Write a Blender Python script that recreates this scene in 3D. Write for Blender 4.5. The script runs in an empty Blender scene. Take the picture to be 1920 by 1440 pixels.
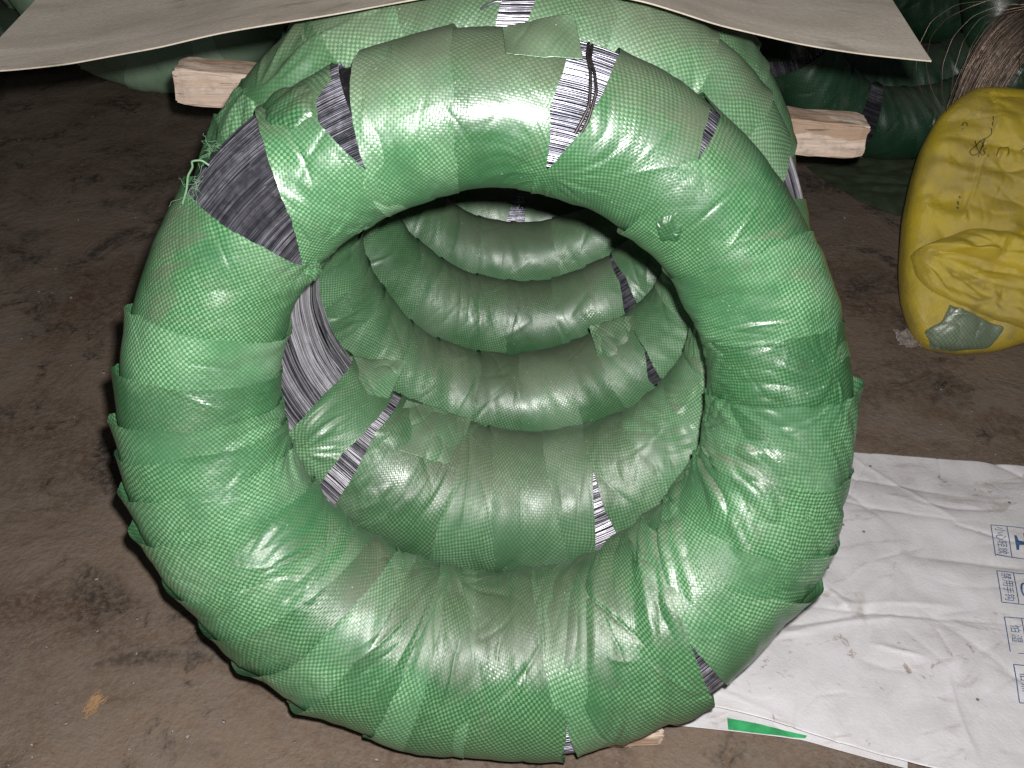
import bpy, math, random
import numpy as np
from mathutils import Vector, Matrix
from mathutils.bvhtree import BVHTree
R_ = math.radians
scene = bpy.context.scene
col = scene.collection

# ------------------------------------------------------------------ camera, light, exposure
PITCH, CAMH, F = R_(39.835), 0.9503, 1950.0
cam = bpy.data.cameras.new('camera'); cam_o = bpy.data.objects.new('camera', cam); col.objects.link(cam_o)
cam.sensor_width = 36; cam.lens = F / 1920 * 36; cam.clip_start = .02; cam.clip_end = 100
cam_o.location = (0, 0, CAMH); cam_o.rotation_euler = (math.pi/2 - PITCH, 0, 0)
scene.camera = cam_o
w = bpy.data.worlds.new('World'); scene.world = w; w.use_nodes = True
bg = w.node_tree.nodes['Background']; bg.inputs[0].default_value = (.9, .95, 1, 1); bg.inputs[1].default_value = .035
fl = bpy.data.lights.new('camera_flash', 'POINT'); fl.energy = 62; fl.color = (1, .975, .95); fl.shadow_soft_size = .009
flo = bpy.data.objects.new('camera_flash', fl); col.objects.link(flo)
# the camera's built-in flash: 3 cm above and 2 cm right of the lens
flo.location = (.020, .032*math.sin(PITCH), CAMH + .032*math.cos(PITCH))
scene.view_settings.view_transform = 'Standard'; scene.view_settings.look = 'None'
scene.view_settings.exposure = 0; scene.view_settings.gamma = 1
scene.cycles.max_bounces = 5

# ------------------------------------------------------------------ projection helpers
SP, CP = math.sin(PITCH), math.cos(PITCH)
def ray(px, py):
    x = (px-960)/F; u = (720-py)/F
    return np.array([x, CP + u*SP, -SP + u*CP])
def floor_pt(px, py, z=0.):
    d = ray(px, py); t = (z-CAMH)/d[2]
    return np.array([0, 0, CAMH]) + t*d
def at_y(px, py, Y):
    d = ray(px, py); return np.array([0, 0, CAMH]) + d*Y/d[1]
def project(p):
    dx, dy, dz = p[..., 0], p[..., 1], p[..., 2]-CAMH
    dep = dy*CP - dz*SP; up = dy*SP + dz*CP
    return 960 + F*dx/dep, 720 - F*up/dep, dep

# ------------------------------------------------------------------ noise
_rs = np.random.RandomState(7)
_perm = np.tile(_rs.permutation(512), 3); _g = _rs.rand(512)*2*np.pi
def pn(x, y, s=0):
    x = np.asarray(x, float) + s*17.31; y = np.asarray(y, float) + s*5.77
    xi = np.floor(x).astype(int); yi = np.floor(y).astype(int); fx = x-xi; fy = y-yi
    ux = fx*fx*fx*(fx*(fx*6-15)+10); uy = fy*fy*fy*(fy*(fy*6-15)+10)
    def g(ix, iy, dx, dy):
        h = _g[_perm[(_perm[ix & 511] + iy) & 511]]
        return np.cos(h)*dx + np.sin(h)*dy
    a = g(xi, yi, fx, fy); b = g(xi+1, yi, fx-1, fy); c = g(xi, yi+1, fx, fy-1); d = g(xi+1, yi+1, fx-1, fy-1)
    return 1.5*(a*(1-ux)*(1-uy) + b*ux*(1-uy) + c*(1-ux)*uy + d*ux*uy)
def crease(x, y, s=0, sharp=9):            # thin sharp lines where the noise changes sign
    return np.exp(-np.abs(pn(x, y, s))*sharp)
def facet(x, y, s=0):                       # crumpled look: folded absolute noises
    return np.abs(pn(x, y, s)) + .5*np.abs(pn(x*2.1, y*2.1, s+3)) + .25*np.abs(pn(x*4.3, y*4.3, s+5))

def ridges(x, y, box, n, seed, wid, ln, amp, ang):
    """n straight, finite, sharp creases scattered over box = (x0, x1, y0, y1); ang = (mean, spread)"""
    rs = np.random.RandomState(seed); h = np.zeros(np.broadcast(x, y).shape)
    for _ in range(n):
        cx, cy = rs.uniform(box[0], box[1]), rs.uniform(box[2], box[3]); a = ang[0] + ang[1]*rs.randn()
        L = rs.uniform(*ln); w_ = rs.uniform(*wid); A = rs.uniform(*amp)*rs.choice([-1, -1, 1]); k = rs.randn()*1.5/L*.15
        dx, dy = x-cx, y-cy; m = (np.abs(dx) < L*1.1) & (np.abs(dy) < L*1.1)
        if not m.any(): continue
        p = dx[m]*math.cos(a) + dy[m]*math.sin(a); q = -dx[m]*math.sin(a) + dy[m]*math.cos(a) + k*p*p
        side = w_*(1+1.5*(q > 0)) if rs.rand() < .5 else w_
        h[m] += A*np.exp(-np.abs(q)/side)*np.clip(1-(p/(L*.5))**2, 0, 1)
    return h
# ------------------------------------------------------------------ object helpers
def tag(o, label=None, cat=None, group=None, kind=None):
    if label: o['label'] = label
    if cat: o['category'] = cat
    if group: o['group'] = group
    if kind: o['kind'] = kind
    return o
def empty(name, loc):
    o = bpy.data.objects.new(name, None); o.empty_display_size = .05; o.location = loc; col.objects.link(o); return o
def link_mesh(name, me, m, parent=None, smooth=True):
    if m: me.materials.append(m)
    if smooth: me.polygons.foreach_set('use_smooth', [True]*len(me.polygons))
    o = bpy.data.objects.new(name, me); col.objects.link(o)
    if parent: o.parent = parent
    return o
def abs_loc(p):
    l = Vector((0, 0, 0))
    while p is not None: l += p.location; p = p.parent
    return np.array(l)
def raw(name, V, Fc, m, parent=None, smooth=True, uv=None, attr=None):
    """world-space vertices + faces -> one mesh object"""
    V = np.asarray(V, float)
    if parent: V = V - abs_loc(parent)
    me = bpy.data.meshes.new(name)
    if isinstance(Fc, np.ndarray):
        n, k = Fc.shape
        me.vertices.add(len(V)); me.vertices.foreach_set('co', V.astype(np.float32).ravel())
        me.loops.add(n*k); me.loops.foreach_set('vertex_index', Fc.astype(np.int32).ravel())
        me.polygons.add(n); me.polygons.foreach_set('loop_start', np.arange(0, n*k, k, dtype=np.int32))
        me.update(calc_edges=True)
    else:
        me.from_pydata(V.tolist(), [], Fc)
    if uv is not None:
        l = me.uv_layers.new(name='UVMap'); vi = np.empty(len(me.loops), np.int32); me.loops.foreach_get('vertex_index', vi)
        l.data.foreach_set('uv', np.asarray(uv, np.float32)[vi].ravel())
    if attr is not None:
        a = me.attributes.new('tone', 'FLOAT', 'POINT'); a.data.foreach_set('value', np.asarray(attr, np.float32))
    me.validate(clean_customdata=False)
    return link_mesh(name, me, m, parent, smooth)
def gridfaces(nu, nv, closed_u=False, flip=False):
    """vertices laid out [u][v]"""
    iu = np.arange(nu if closed_u else nu-1); iv = np.arange(nv-1)
    a, b = np.meshgrid(iu, iv, indexing='ij'); a2 = (a+1) % nu
    f = np.stack([a*nv+b, a2*nv+b, a2*nv+b+1, a*nv+b+1], -1).reshape(-1, 4)
    return f[:, ::-1].copy() if flip else f
def sheet(name, P, m, parent=None, uv=None, flip=False, thick=0.):
    nu, nv = P.shape[:2]
    f = gridfaces(nu, nv, flip=flip)
    V = P.reshape(-1, 3)
    if uv is not None: uv = uv.reshape(-1, 2)
    o = raw(name, V, f, m, parent, True, uv)
    if thick:
        md = o.modifiers.new('thickness', 'SOLIDIFY'); md.thickness = thick; md.offset = -1
    return o
def tubes(name, paths, rad, m, parent=None, sides=5, tone=None):
    """list of (n,3) paths -> one mesh of round wires"""
    VV, FF, TT = [], [], []; base = 0
    for k, p in enumerate(paths):
        p = np.asarray(p, float); n = len(p)
        t = np.gradient(p, axis=0); t /= np.linalg.norm(t, axis=1)[:, None] + 1e-12
        ref = np.array([0., 0, 1]) if abs(t[:, 2]).mean() < .8 else np.array([1., 0, 0])
        a = np.cross(t, ref); a /= np.linalg.norm(a, axis=1)[:, None] + 1e-12; b = np.cross(t, a)
        r = rad[k] if hasattr(rad, '__len__') else rad
        q = np.arange(sides)*2*np.pi/sides
        v = p[:, None, :] + r*(np.cos(q)[None, :, None]*a[:, None, :] + np.sin(q)[None, :, None]*b[:, None, :])
        VV.append(v.reshape(-1, 3))
        i, j = np.meshgrid(np.arange(n-1), np.arange(sides), indexing='ij'); j2 = (j+1) % sides
        FF.append(np.stack([i*sides+j, i*sides+j2, (i+1)*sides+j2, (i+1)*sides+j], -1).reshape(-1, 4) + base)
        TT.append(np.full(n*sides, tone[k] if tone is not None else .5)); base += n*sides
    return raw(name, np.concatenate(VV), np.concatenate(FF), m, parent, True, attr=np.concatenate(TT))
def smooth_path(pts, n):
    pts = np.asarray(pts, float); d = np.r_[0, np.cumsum(np.linalg.norm(np.diff(pts, axis=0), axis=1))]
    t = np.linspace(0, d[-1], n); out = np.stack([np.interp(t, d, pts[:, i]) for i in range(pts.shape[1])], 1)
    for _ in range(max(1, n//len(pts)//2)):
        out[1:-1] = (out[:-2] + 2*out[1:-1] + out[2:])/4
    return out

# ------------------------------------------------------------------ materials
class NT:
    def __init__(s, name):
        s.m = bpy.data.materials.new(name); s.m.use_nodes = True; s.t = s.m.node_tree
        s.b = s.t.nodes['Principled BSDF']
    def n(s, ty, **k):
        x = s.t.nodes.new(ty)
        for a, b in k.items(): setattr(x, a, b)
        return x
    def l(s, a, b): s.t.links.new(a, b)
    def val(s, sock, v):
        if isinstance(v, bpy.types.NodeSocket): s.l(v, sock)
        else: sock.default_value = v
    def math(s, op, a, b=0., c=None, clamp=False):
        x = s.n('ShaderNodeMath', operation=op, use_clamp=clamp); s.val(x.inputs[0], a); s.val(x.inputs[1], b)
        if c is not None: s.val(x.inputs[2], c)
        return x.outputs[0]
    def mapr(s, v, a, b, c=0., d=1., smooth=False):
        x = s.n('ShaderNodeMapRange', interpolation_type='SMOOTHSTEP' if smooth else 'LINEAR'); s.val(x.inputs[0], v)
        for i, q in enumerate((a, b, c, d)): x.inputs[i+1].default_value = q
        return x.outputs[0]
    def mix(s, f, a, b):
        x = s.n('ShaderNodeMix', data_type='RGBA'); s.val(x.inputs[0], f)
        for i, q in ((6, a), (7, b)):
            s.val(x.inputs[i], (*q, 1) if isinstance(q, tuple) and len(q) == 3 else q)
        return x.outputs[2]
    def noise(s, vec, scale, detail=3., rough=.55, dist=0., off=None):
        x = s.n('ShaderNodeTexNoise'); x.inputs['Scale'].default_value = scale; x.inputs['Detail'].default_value = detail
        x.inputs['Roughness'].default_value = rough; x.inputs['Distortion'].default_value = dist
        if vec is not None: s.l(vec, x.inputs['Vector'])
        return x.outputs[0]
    def mapping(s, vec, scale=(1, 1, 1), rot=(0, 0, 0), loc=None):
        x = s.n('ShaderNodeMapping'); s.l(vec, x.inputs[0]); x.inputs['Scale'].default_value = scale; x.inputs['Rotation'].default_value = rot
        if loc is not None: s.val(x.inputs['Location'], loc)
        return x.outputs[0]
    def bump(s, h, dist, strength=1., prev=None):
        x = s.n('ShaderNodeBump'); x.inputs['Distance'].default_value = dist; x.inputs['Strength'].default_value = strength
        s.l(h, x.inputs['Height'])
        if prev is not None: s.l(prev, x.inputs['Normal'])
        return x.outputs[0]

def weave_material(name, light, dark, cell=.00235, dust=(.130, .122, .088), dust_amt=.64, rough=.36, contrast=1., grime=.3, bumpd=.00009):
    T = NT(name); b = T.b
    uv = T.n('ShaderNodeTexCoord').outputs['UV']; pos = T.n('ShaderNodeNewGeometry')
    rnd = T.n('ShaderNodeObjectInfo').outputs['Random']
    # slightly wandering tapes
    nz = T.n('ShaderNodeTexNoise'); nz.inputs['Scale'].default_value = 35; T.l(uv, nz.inputs['Vector'])
    sub = T.n('ShaderNodeVectorMath', operation='SUBTRACT'); T.l(nz.outputs['Color'], sub.inputs[0]); sub.inputs[1].default_value = (.5, .5, .5)
    sc = T.n('ShaderNodeVectorMath', operation='SCALE'); T.l(sub.outputs[0], sc.inputs[0]); sc.inputs['Scale'].default_value = .005
    ad = T.n('ShaderNodeVectorMath', operation='ADD'); T.l(uv, ad.inputs[0]); T.l(sc.outputs[0], ad.inputs[1])
    sx = T.n('ShaderNodeSeparateXYZ'); T.l(ad.outputs[0], sx.inputs[0])
    X = T.math('DIVIDE', sx.outputs[0], cell); Y = T.math('DIVIDE', sx.outputs[1], cell)
    fx = T.math('FRACT', X); fy = T.math('FRACT', Y)
    par = T.math('FRACT', T.math('MULTIPLY', T.math('ADD', T.math('FLOOR', X), T.math('FLOOR', Y)), .5))
    par = T.math('MULTIPLY', par, 2.0)                       # 0 / 1 checker
    par = T.math('GREATER_THAN', par, .5)
    px = T.math('MULTIPLY', T.math('MULTIPLY', fx, T.math('SUBTRACT', 1., fx)), 4.)
    py = T.math('MULTIPLY', T.math('MULTIPLY', fy, T.math('SUBTRACT', 1., fy)), 4.)
    h1 = T.math('ADD', T.math('MULTIPLY', px, .8), T.math('MULTIPLY', T.math('POWER', py, .3), .35))
    h2 = T.math('ADD', T.math('MULTIPLY', py, .8), T.math('MULTIPLY', T.math('POWER', px, .3), .35))
    mh = T.n('ShaderNodeMix'); T.l(par, mh.inputs[0]); T.l(h1, mh.inputs[2]); T.l(h2, mh.inputs[3]); h = mh.outputs[0]
    # square of contrast that fades in patches
    patch = T.mapr(T.noise(uv, 11, 3), .36, .56, .22*contrast, 1.*contrast)
    edge = T.math('MULTIPLY', T.math('POWER', px, .16), T.math('POWER', py, .16))
    f = T.math('MULTIPLY', T.math('MULTIPLY', par, edge), patch)
    # each tape has its own tint
    cellv = T.n('ShaderNodeCombineXYZ'); T.l(T.math('FLOOR', X), cellv.inputs[0]); T.l(T.math('FLOOR', Y), cellv.inputs[1])
    wn = T.n('ShaderNodeTexWhiteNoise', noise_dimensions='2D'); T.l(cellv.outputs[0], wn.inputs[0])
    f = T.math('MULTIPLY', f, T.mapr(wn.outputs[0], 0, 1, .7, 1.1), clamp=True)
    base = T.mix(f, dark, light)
    # whitish haze of worn film, darker patches
    big = T.noise(uv, 5.5, 4, .6, .4)
    base = T.mix(T.mapr(big, .48, .75, 0, .3, True), base, (light[0]*1.5, light[1]*1.05, light[2]*1.5))
    dk = T.noise(pos.outputs['Position'], 6.5, 4, .6, .6)
    base = T.mix(T.mapr(dk, .48, .66, 0, .55, True), base, (dark[0]*.75, dark[1]*.7, dark[2]*.7))
    hs = T.n('ShaderNodeHueSaturation'); T.l(base, hs.inputs['Color'])
    T.l(T.mapr(rnd, 0, 1, .66, 1.16), hs.inputs['Value']); T.l(T.mapr(rnd, 0, 1, 1.05, .9), hs.inputs['Saturation']); base = hs.outputs[0]
    # dust that has settled on faces turned up, and smeared grime elsewhere
    nz_ = T.n('ShaderNodeSeparateXYZ'); T.l(pos.outputs['Normal'], nz_.inputs[0])
    dn = T.noise(pos.outputs['Position'], 9, 5, .65, .5)
    upm = T.mapr(T.math('ADD', nz_.outputs[2], T.math('MULTIPLY', T.math('SUBTRACT', dn, .5), 1.1)), .48, 1.0, 0, dust_amt, True)
    r2 = T.math('FRACT', T.math('MULTIPLY', rnd, 7.31)); upm = T.math('MULTIPLY', upm, T.mapr(r2, 0, 1, .68, 1.), clamp=True)
    gm = T.mapr(T.noise(pos.outputs['Position'], 14, 6, .7, 1.), .55, .75, 0, grime, True)
    dm = T.math('MAXIMUM', upm, gm)
    fine = T.noise(pos.outputs['Position'], 900, 2)
    dcol = T.mix(T.mapr(fine, .35, .65), (dust[0]*.8, dust[1]*.8, dust[2]*.8), (dust[0]*1.15, dust[1]*1.15, dust[2]*1.15))
    base = T.mix(dm, base, dcol)
    # little pale specks and scratches
    vo = T.n('ShaderNodeTexVoronoi'); vo.inputs['Scale'].default_value = 75; T.l(pos.outputs['Position'], vo.inputs['Vector'])
    base = T.mix(T.mapr(vo.outputs['Distance'], .06, .035), base, (.36, .42, .34))
    T.l(base, b.inputs['Base Color'])
    rv = T.mapr(T.noise(uv, 26, 4), .3, .7, rough-.1, rough+.12)
    T.l(T.math('ADD', rv, T.math('MULTIPLY', dm, .4)), b.inputs['Roughness'])
    b.inputs['Specular IOR Level'].default_value = 1.
    # bumps: weave, fine film crinkles
    tw = T.math('MULTIPLY', T.math('SUBTRACT', wn.outputs[0], .5), T.math('ADD', fx, fy)); h = T.math('ADD', h, T.math('MULTIPLY', tw, 1.6))
    h = T.math('MULTIPLY', h, T.math('ADD', T.math('MULTIPLY', patch, .75), .25))
    n1 = T.bump(h, bumpd*1.2, 1.)
    st = T.mapping(uv, scale=(1, .22, 1))
    cr = T.n('ShaderNodeTexNoise', noise_type='RIDGED_MULTIFRACTAL'); cr.inputs['Scale'].default_value = 55; cr.inputs['Detail'].default_value = 3; T.l(st, cr.inputs['Vector'])
    cr.inputs['Distortion'].default_value = .6
    wr = T.mapr(T.noise(uv, 7, 2), .45, .62)
    n2 = T.bump(T.math('MULTIPLY', cr.outputs[0], wr), .0004, .6, n1)
    T.l(n2, b.inputs['Normal'])
    return T.m

GREEN = weave_material('green_woven_plastic', (.215, .445, .212), (.040, .165, .062))
GREEN_IN = weave_material('green_woven_plastic_dull', (.215, .40, .205), (.062, .175, .075), cell=.0024, dust_amt=.58, grime=.3, rough=.38)
GREEN_FAR_LIT = weave_material('green_woven_plastic_far_brightened', (.46, .66, .46), (.28, .46, .29), cell=.003, dust_amt=.55, contrast=.7, rough=.45)  # same green, brightened in its colour to offset the flash falloff
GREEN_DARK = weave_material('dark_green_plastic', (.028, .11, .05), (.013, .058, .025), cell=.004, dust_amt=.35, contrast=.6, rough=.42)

def wire_material(name='bare_steel_wire', c0=(.09, .095, .12), c1=(.46, .45, .52), rough=.28, bright=True):
    T = NT(name); b = T.b
    at = T.n('ShaderNodeAttribute'); at.attribute_name = 'tone'
    pos = T.n('ShaderNodeNewGeometry').outputs['Position']
    c = T.mix(at.outputs['Fac'], c0, c1)
    c = T.mix(T.mapr(T.noise(pos, 260, 3), .58, .7, 0, .35), c, (.36, .33, .31))
    T.l(c, b.inputs['Base Color']); b.inputs['Metallic'].default_value = .84; b.inputs['Specular IOR Level'].default_value = .8
    T.l(T.mapr(T.noise(pos, 120, 3), .35, .65, rough-.06, rough+.12), b.inputs['Roughness'])
    return T.m
WIRE = wire_material()
WIRE_GLINT = wire_material('steel_wire_painted_glint', (.08, .08, .10), (.70, .68, .75), .34)  # highlight streaks of the second coil's wires painted in as a paler base colour
WIRE_GLINT.node_tree.nodes['Principled BSDF'].inputs['Metallic'].default_value = .6
WIRE_IN = wire_material('steel_wire_bundle', (.05, .05, .06), (.07, .07, .085), .5)
WIRE_TIE = wire_material('dull_tie_wire', (.05, .045, .045), (.10, .085, .08), .5)
WIRE_BROWN = wire_material('brown_bare_wire', (.10, .07, .055), (.30, .23, .18), .38)

def floor_material():
    T = NT('stained_concrete'); b = T.b
    P = T.n('ShaderNodeNewGeometry').outputs['Position']
    m1 = T.mapping(P, scale=(1, 1, 1), rot=(0, 0, .5))
    n1 = T.noise(m1, 3.2, 6, .62, .8); n2 = T.noise(P, 17, 6, .7, .3); n3 = T.noise(P, 140, 4, .7)
    ms = T.mapping(P, scale=(2.4, 2.4, 1), rot=(0, 0, .6)); n4 = T.noise(ms, 1.7, 6, .66, .9)
    c = T.mix(T.mapr(n1, .36, .64, 0, 1, True), (.108, .066, .042), (.205, .148, .108))
    c = T.mix(T.mapr(n2, .42, .7, 0, .55), c, (.20, .165, .14))
    c = T.mix(T.mapr(n4, .52, .68, 0, .8, True), c, (.036, .025, .019))
    n5 = T.noise(P, 8.5, 5, .75, .7)
    c = T.mix(T.mapr(n5, .54, .66, 0, .85, True), c, (.026, .020, .017))
    n6 = T.noise(T.mapping(P, loc=(7, 3, 0)), 5.5, 7, .72, .4); c = T.mix(T.mapr(n6, .56, .66, 0, .55, True), c, (.21, .175, .15))
    c = T.mix(T.mapr(n3, .42, .62, 0, .5), c, (.22, .18, .15))
    vo = T.n('ShaderNodeTexVoronoi'); vo.inputs['Scale'].default_value = 26; T.l(P, vo.inputs['Vector'])
    c = T.mix(T.math('MULTIPLY', T.mapr(vo.outputs['Distance'], .11, .04), T.mapr(n2, .5, .6)), c, (.25, .21, .19))
    v2 = T.n('ShaderNodeTexVoronoi'); v2.inputs['Scale'].default_value = 75; T.l(P, v2.inputs['Vector'])
    c = T.mix(T.mapr(v2.outputs['Distance'], .055, .02, 0, .8), c, (.34, .30, .27))
    T.l(c, b.inputs['Base Color'])
    T.l(T.mapr(n1, .3, .7, .62, .85), b.inputs['Roughness']); b.inputs['Specular IOR Level'].default_value = .35
    h = T.math('ADD', T.math('MULTIPLY', n3, .4), T.math('ADD', n2, T.math('MULTIPLY', n5, 1.4)))
    T.l(T.bump(h, .0036, 1.), b.inputs['Normal'])
    return T.m
FLOOR = floor_material()

def wood_material():
    T = NT('rough_sawn_pine'); b = T.b
    P = T.n('ShaderNodeTexCoord').outputs['Object']
    g = T.noise(T.mapping(P, scale=(2.2, 40, 40)), 5, 6, .65, .5)
    c = T.mix(T.mapr(g, .35, .65), (.80, .66, .56), (.62, .46, .35))
    s = T.noise(T.mapping(P, scale=(1, 2, 2)), 10, 3, .5, .4)
    c = T.mix(T.mapr(s, .52, .555, 0, .75, True), c, (.44, .29, .19))
    s2 = T.noise(T.mapping(P, scale=(1, 1.5, 1.5), loc=(4, 2, 1)), 13, 4, .6)
    c = T.mix(T.mapr(s2, .6, .68, 0, .7, True), c, (.30, .28, .26))
    ck = T.noise(T.mapping(P, scale=(1.6, 55, 55), loc=(2, 5, 1)), 6, 4, .6, .3); c = T.mix(T.mapr(ck, .62, .66, 0, .8), c, (.10, .07, .05))
    c = T.mix(T.mapr(T.noise(P, 60, 5, .7), .5, .7, 0, .45), c, (.30, .24, .19))
    T.l(c, b.inputs['Base Color']); b.inputs['Roughness'].default_value = .8
    T.l(T.bump(g, .0012, .9), b.inputs['Normal'])
    return T.m
WOOD = wood_material()

def plate_material():
    T = NT('dusty_sheet_metal'); b = T.b
    P = T.n('ShaderNodeTexCoord').outputs['Object']
    s = T.noise(T.mapping(P, scale=(1, 3.2, 1), rot=(0, 0, -.35)), 5, 5, .6, .6)
    f = T.noise(P, 260, 3, .7); bl = T.noise(P, 3.5, 3)
    c = T.mix(T.mapr(s, .35, .68), (.46, .405, .335), (.62, .56, .48))
    c = T.mix(T.mapr(T.noise(T.mapping(P, scale=(1, 3.5, 1), rot=(0, 0, .2), loc=(3, 1, 0)), 7, 5, .6, .8), .57, .68, 0, .6, True), c, (.24, .215, .155))
    c = T.mix(T.mapr(f, .3, .7, 0, .3), c, (.24, .21, .18))
    v2 = T.n('ShaderNodeTexVoronoi'); v2.inputs['Scale'].default_value = 48; T.l(P, v2.inputs['Vector'])
    c = T.mix(T.mapr(v2.outputs['Distance'], .05, .02, 0, .6), c, (.55, .5, .46))
    T.l(c, b.inputs['Base Color']); b.inputs['Metallic'].default_value = .15
    T.l(T.mapr(s, .3, .7, .5, .7), b.inputs['Roughness'])
    T.l(T.bump(T.math('ADD', f, T.math('MULTIPLY', bl, 2.)), .0006, .6), b.inputs['Normal'])
    return T.m
PLATE = plate_material()

def sack_material():
    T = NT('yellow_woven_plastic'); b = T.b
    tc = T.n('ShaderNodeTexCoord'); uv = tc.outputs['UV']; P = T.n('ShaderNodeNewGeometry').outputs['Position']
    sx = T.n('ShaderNodeSeparateXYZ'); T.l(uv, sx.inputs[0])
    a = T.math('SINE', T.math('MULTIPLY', sx.outputs[0], 2400)); c_ = T.math('SINE', T.math('MULTIPLY', sx.outputs[1], 2400))
    h = T.math('MULTIPLY', a, c_)
    big = T.noise(P, 9, 5, .65, .5)
    c = T.mix(T.mapr(big, .42, .64), (.68, .52, .04), (.50, .385, .07))
    c = T.mix(T.mapr(T.noise(P, 22, 5, .7, .8), .52, .72, 0, .6, True), c, (.34, .26, .10))
    c = T.mix(T.mapr(h, -1, 1, 0, .18), c, (.60, .43, .08))
    T.l(c, b.inputs['Base Color'])
    T.l(T.mapr(T.noise(P, 30, 4), .35, .65, .22, .42), b.inputs['Roughness']); b.inputs['Specular IOR Level'].default_value = 1.
    n1 = T.bump(h, .00030, 1.)
    T.l(T.bump(T.noise(P, 85, 4, .6, 1.5), .0013, .8, n1), b.inputs['Normal'])
    return T.m
YELLOW = sack_material()
PATCH = weave_material('grey_green_patch', (.26, .33, .20), (.15, .21, .14), cell=.003, dust_amt=.4)

def bag_material():
    T = NT('white_kraft_bag'); b = T.b
    P = T.n('ShaderNodeNewGeometry').outputs['Position']
    n = T.noise(P, 14, 6, .7, .6); f = T.noise(P, 300, 2)
    c = T.mix(T.mapr(n, .4, .68), (.74, .72, .75), (.62, .60, .61))
    c = T.mix(T.mapr(T.noise(T.mapping(P, scale=(1, 2.6, 1), rot=(0, 0, .15)), 11, 6, .7, .9), .54, .68, 0, .6, True), c, (.40, .35, .31))
    s = T.noise(T.mapping(P, loc=(3, 3, 3)), 30, 5, .75, .5)
    c = T.mix(T.mapr(s, .63, .70, 0, .7), c, (.25, .16, .11))
    v2 = T.n('ShaderNodeTexVoronoi'); v2.inputs['Scale'].default_value = 22; T.l(P, v2.inputs['Vector'])
    c = T.mix(T.mapr(v2.outputs['Distance'], .055, .03, 0, .85), c, (.13, .06, .045))
    T.l(c, b.inputs['Base Color']); b.inputs['Roughness'].default_value = .5
    T.l(T.bump(T.math('ADD', T.math('MULTIPLY', n, 3.), f), .0008, .5), b.inputs['Normal'])
    return T.m
BAG = bag_material()
def plain(name, c, rough=.6, metal=0., var=.25, scale=40):
    T = NT(name); P = T.n('ShaderNodeNewGeometry').outputs['Position']
    k = T.mapr(T.noise(P, scale, 4), .3, .7)
    T.l(T.mix(k, tuple(x*(1-var) for x in c), tuple(min(1, x*(1+var)) for x in c)), T.b.inputs['Base Color'])
    T.b.inputs['Roughness'].default_value = rough; T.b.inputs['Metallic'].default_value = metal
    return T.m
INK_BLUE = plain('blue_print_ink', (.055, .115, .235), .6, 0, .45, 160)
INK_BLACK = plain('marker_ink', (.055, .045, .02), .5, 0, .5, 200)
BAG_GREEN = plain('green_print', (.045, .36, .13), .4, 0, .45)
STRAW = plain('pale_wood_fibre', (.34, .21, .11), .8)
FRAY = plain('frayed_green_fibre', (.16, .30, .17), .6)
CLEAR = plain('dirty_film', (.27, .235, .215), .35)
FILM = plain('dusty_green_film', (.065, .085, .05), .55, 0, .4, 25)

# ------------------------------------------------------------------ coils
class Coil:
    def __init__(s, x, y, el, R=.2576, r=.067, rn=.067, z0=.035, dR=None, dr=None, yaw=0., seed=0, roll=0.):
        s.el = el; s.R0 = R; s.r0 = r; s.rn = rn; s.seed = seed
        n = np.array([0, -math.cos(el), math.sin(el)]); e2 = np.array([0, math.sin(el), math.cos(el)]); e1 = np.array([1., 0, 0])
        Z = np.array([[math.cos(yaw), -math.sin(yaw), 0], [math.sin(yaw), math.cos(yaw), 0], [0, 0, 1]])
        s.n = Z@n; s.e1 = Z@e1; s.e2 = Z@e2
        s.c = np.array([x, y, z0 + .067 + R*math.cos(el)])
        g = np.radians(np.arange(0, 375, 15)); rs = np.random.RandomState(seed+50)
        k = rs.randn(3)*.0025
        gen = lambda t: k[0]*np.cos(2*t+seed) + k[1]*np.cos(3*t+2*seed) + .5*k[2]*np.cos(5*t)
        def tab(a):
            if a is None: return None
            a = np.array(a); a = .25*np.roll(a, 1)+.5*a+.25*np.roll(a, -1); return np.r_[a, a[0]]
        s.tR, s.tr, s.g, s.gen = tab(dR), tab(dr), g, gen
    def Rf(s, t): t = np.mod(t, 2*np.pi); return s.R0 + (np.interp(t, s.g, s.tR) if s.tR is not None else s.gen(t))
    def rf(s, t):
        t = np.mod(t, 2*np.pi); return s.r0 + (np.interp(t, s.g, s.tr) if s.tr is not None else .6*s.gen(t+1.3))
    def pt(s, t, f, off=0.):
        t, f, off = np.broadcast_arrays(t, f, off)
        R, r = s.Rf(t), s.rf(t); rn = s.rn*(r/s.r0)
        rad = np.cos(t)[..., None]*s.e1 + np.sin(t)[..., None]*s.e2
        a = np.cos(f)*rn; b = np.sin(f)*r; L = np.hypot(a, b)
        nr = (a/L)[..., None]*rad + (b/L)[..., None]*s.n
        return s.c + rad*(R + r*np.cos(f))[..., None] + s.n*(rn*np.sin(f))[..., None] + nr*off[..., None], nr
    def build_lookup(s):
        t, f = np.meshgrid(np.linspace(0, 2*np.pi, 721), np.linspace(-.5*np.pi, 1.5*np.pi, 241), indexing='ij')
        p, n = s.pt(t, f); v = np.array([0, 0, CAMH]) - p
        m = (n*v).sum(-1) > 0
        X, Y, D = project(p); s.lk = (t[m], f[m], X[m], Y[m], D[m])
    def look(s, px, py):
        if not hasattr(s, 'lk'): s.build_lookup()
        t, f, X, Y, D = s.lk; d = np.hypot(X-px, Y-py); m = d < max(7, d.min()+.5)
        i = np.where(m, D, 9).argmin() if m.any() else d.argmin()
        # best pixel match among points near that depth
        mm = m & (np.abs(D-D[i]) < .03); j = np.where(mm, d, 1e9).argmin()
        return t[j], f[j]
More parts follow.
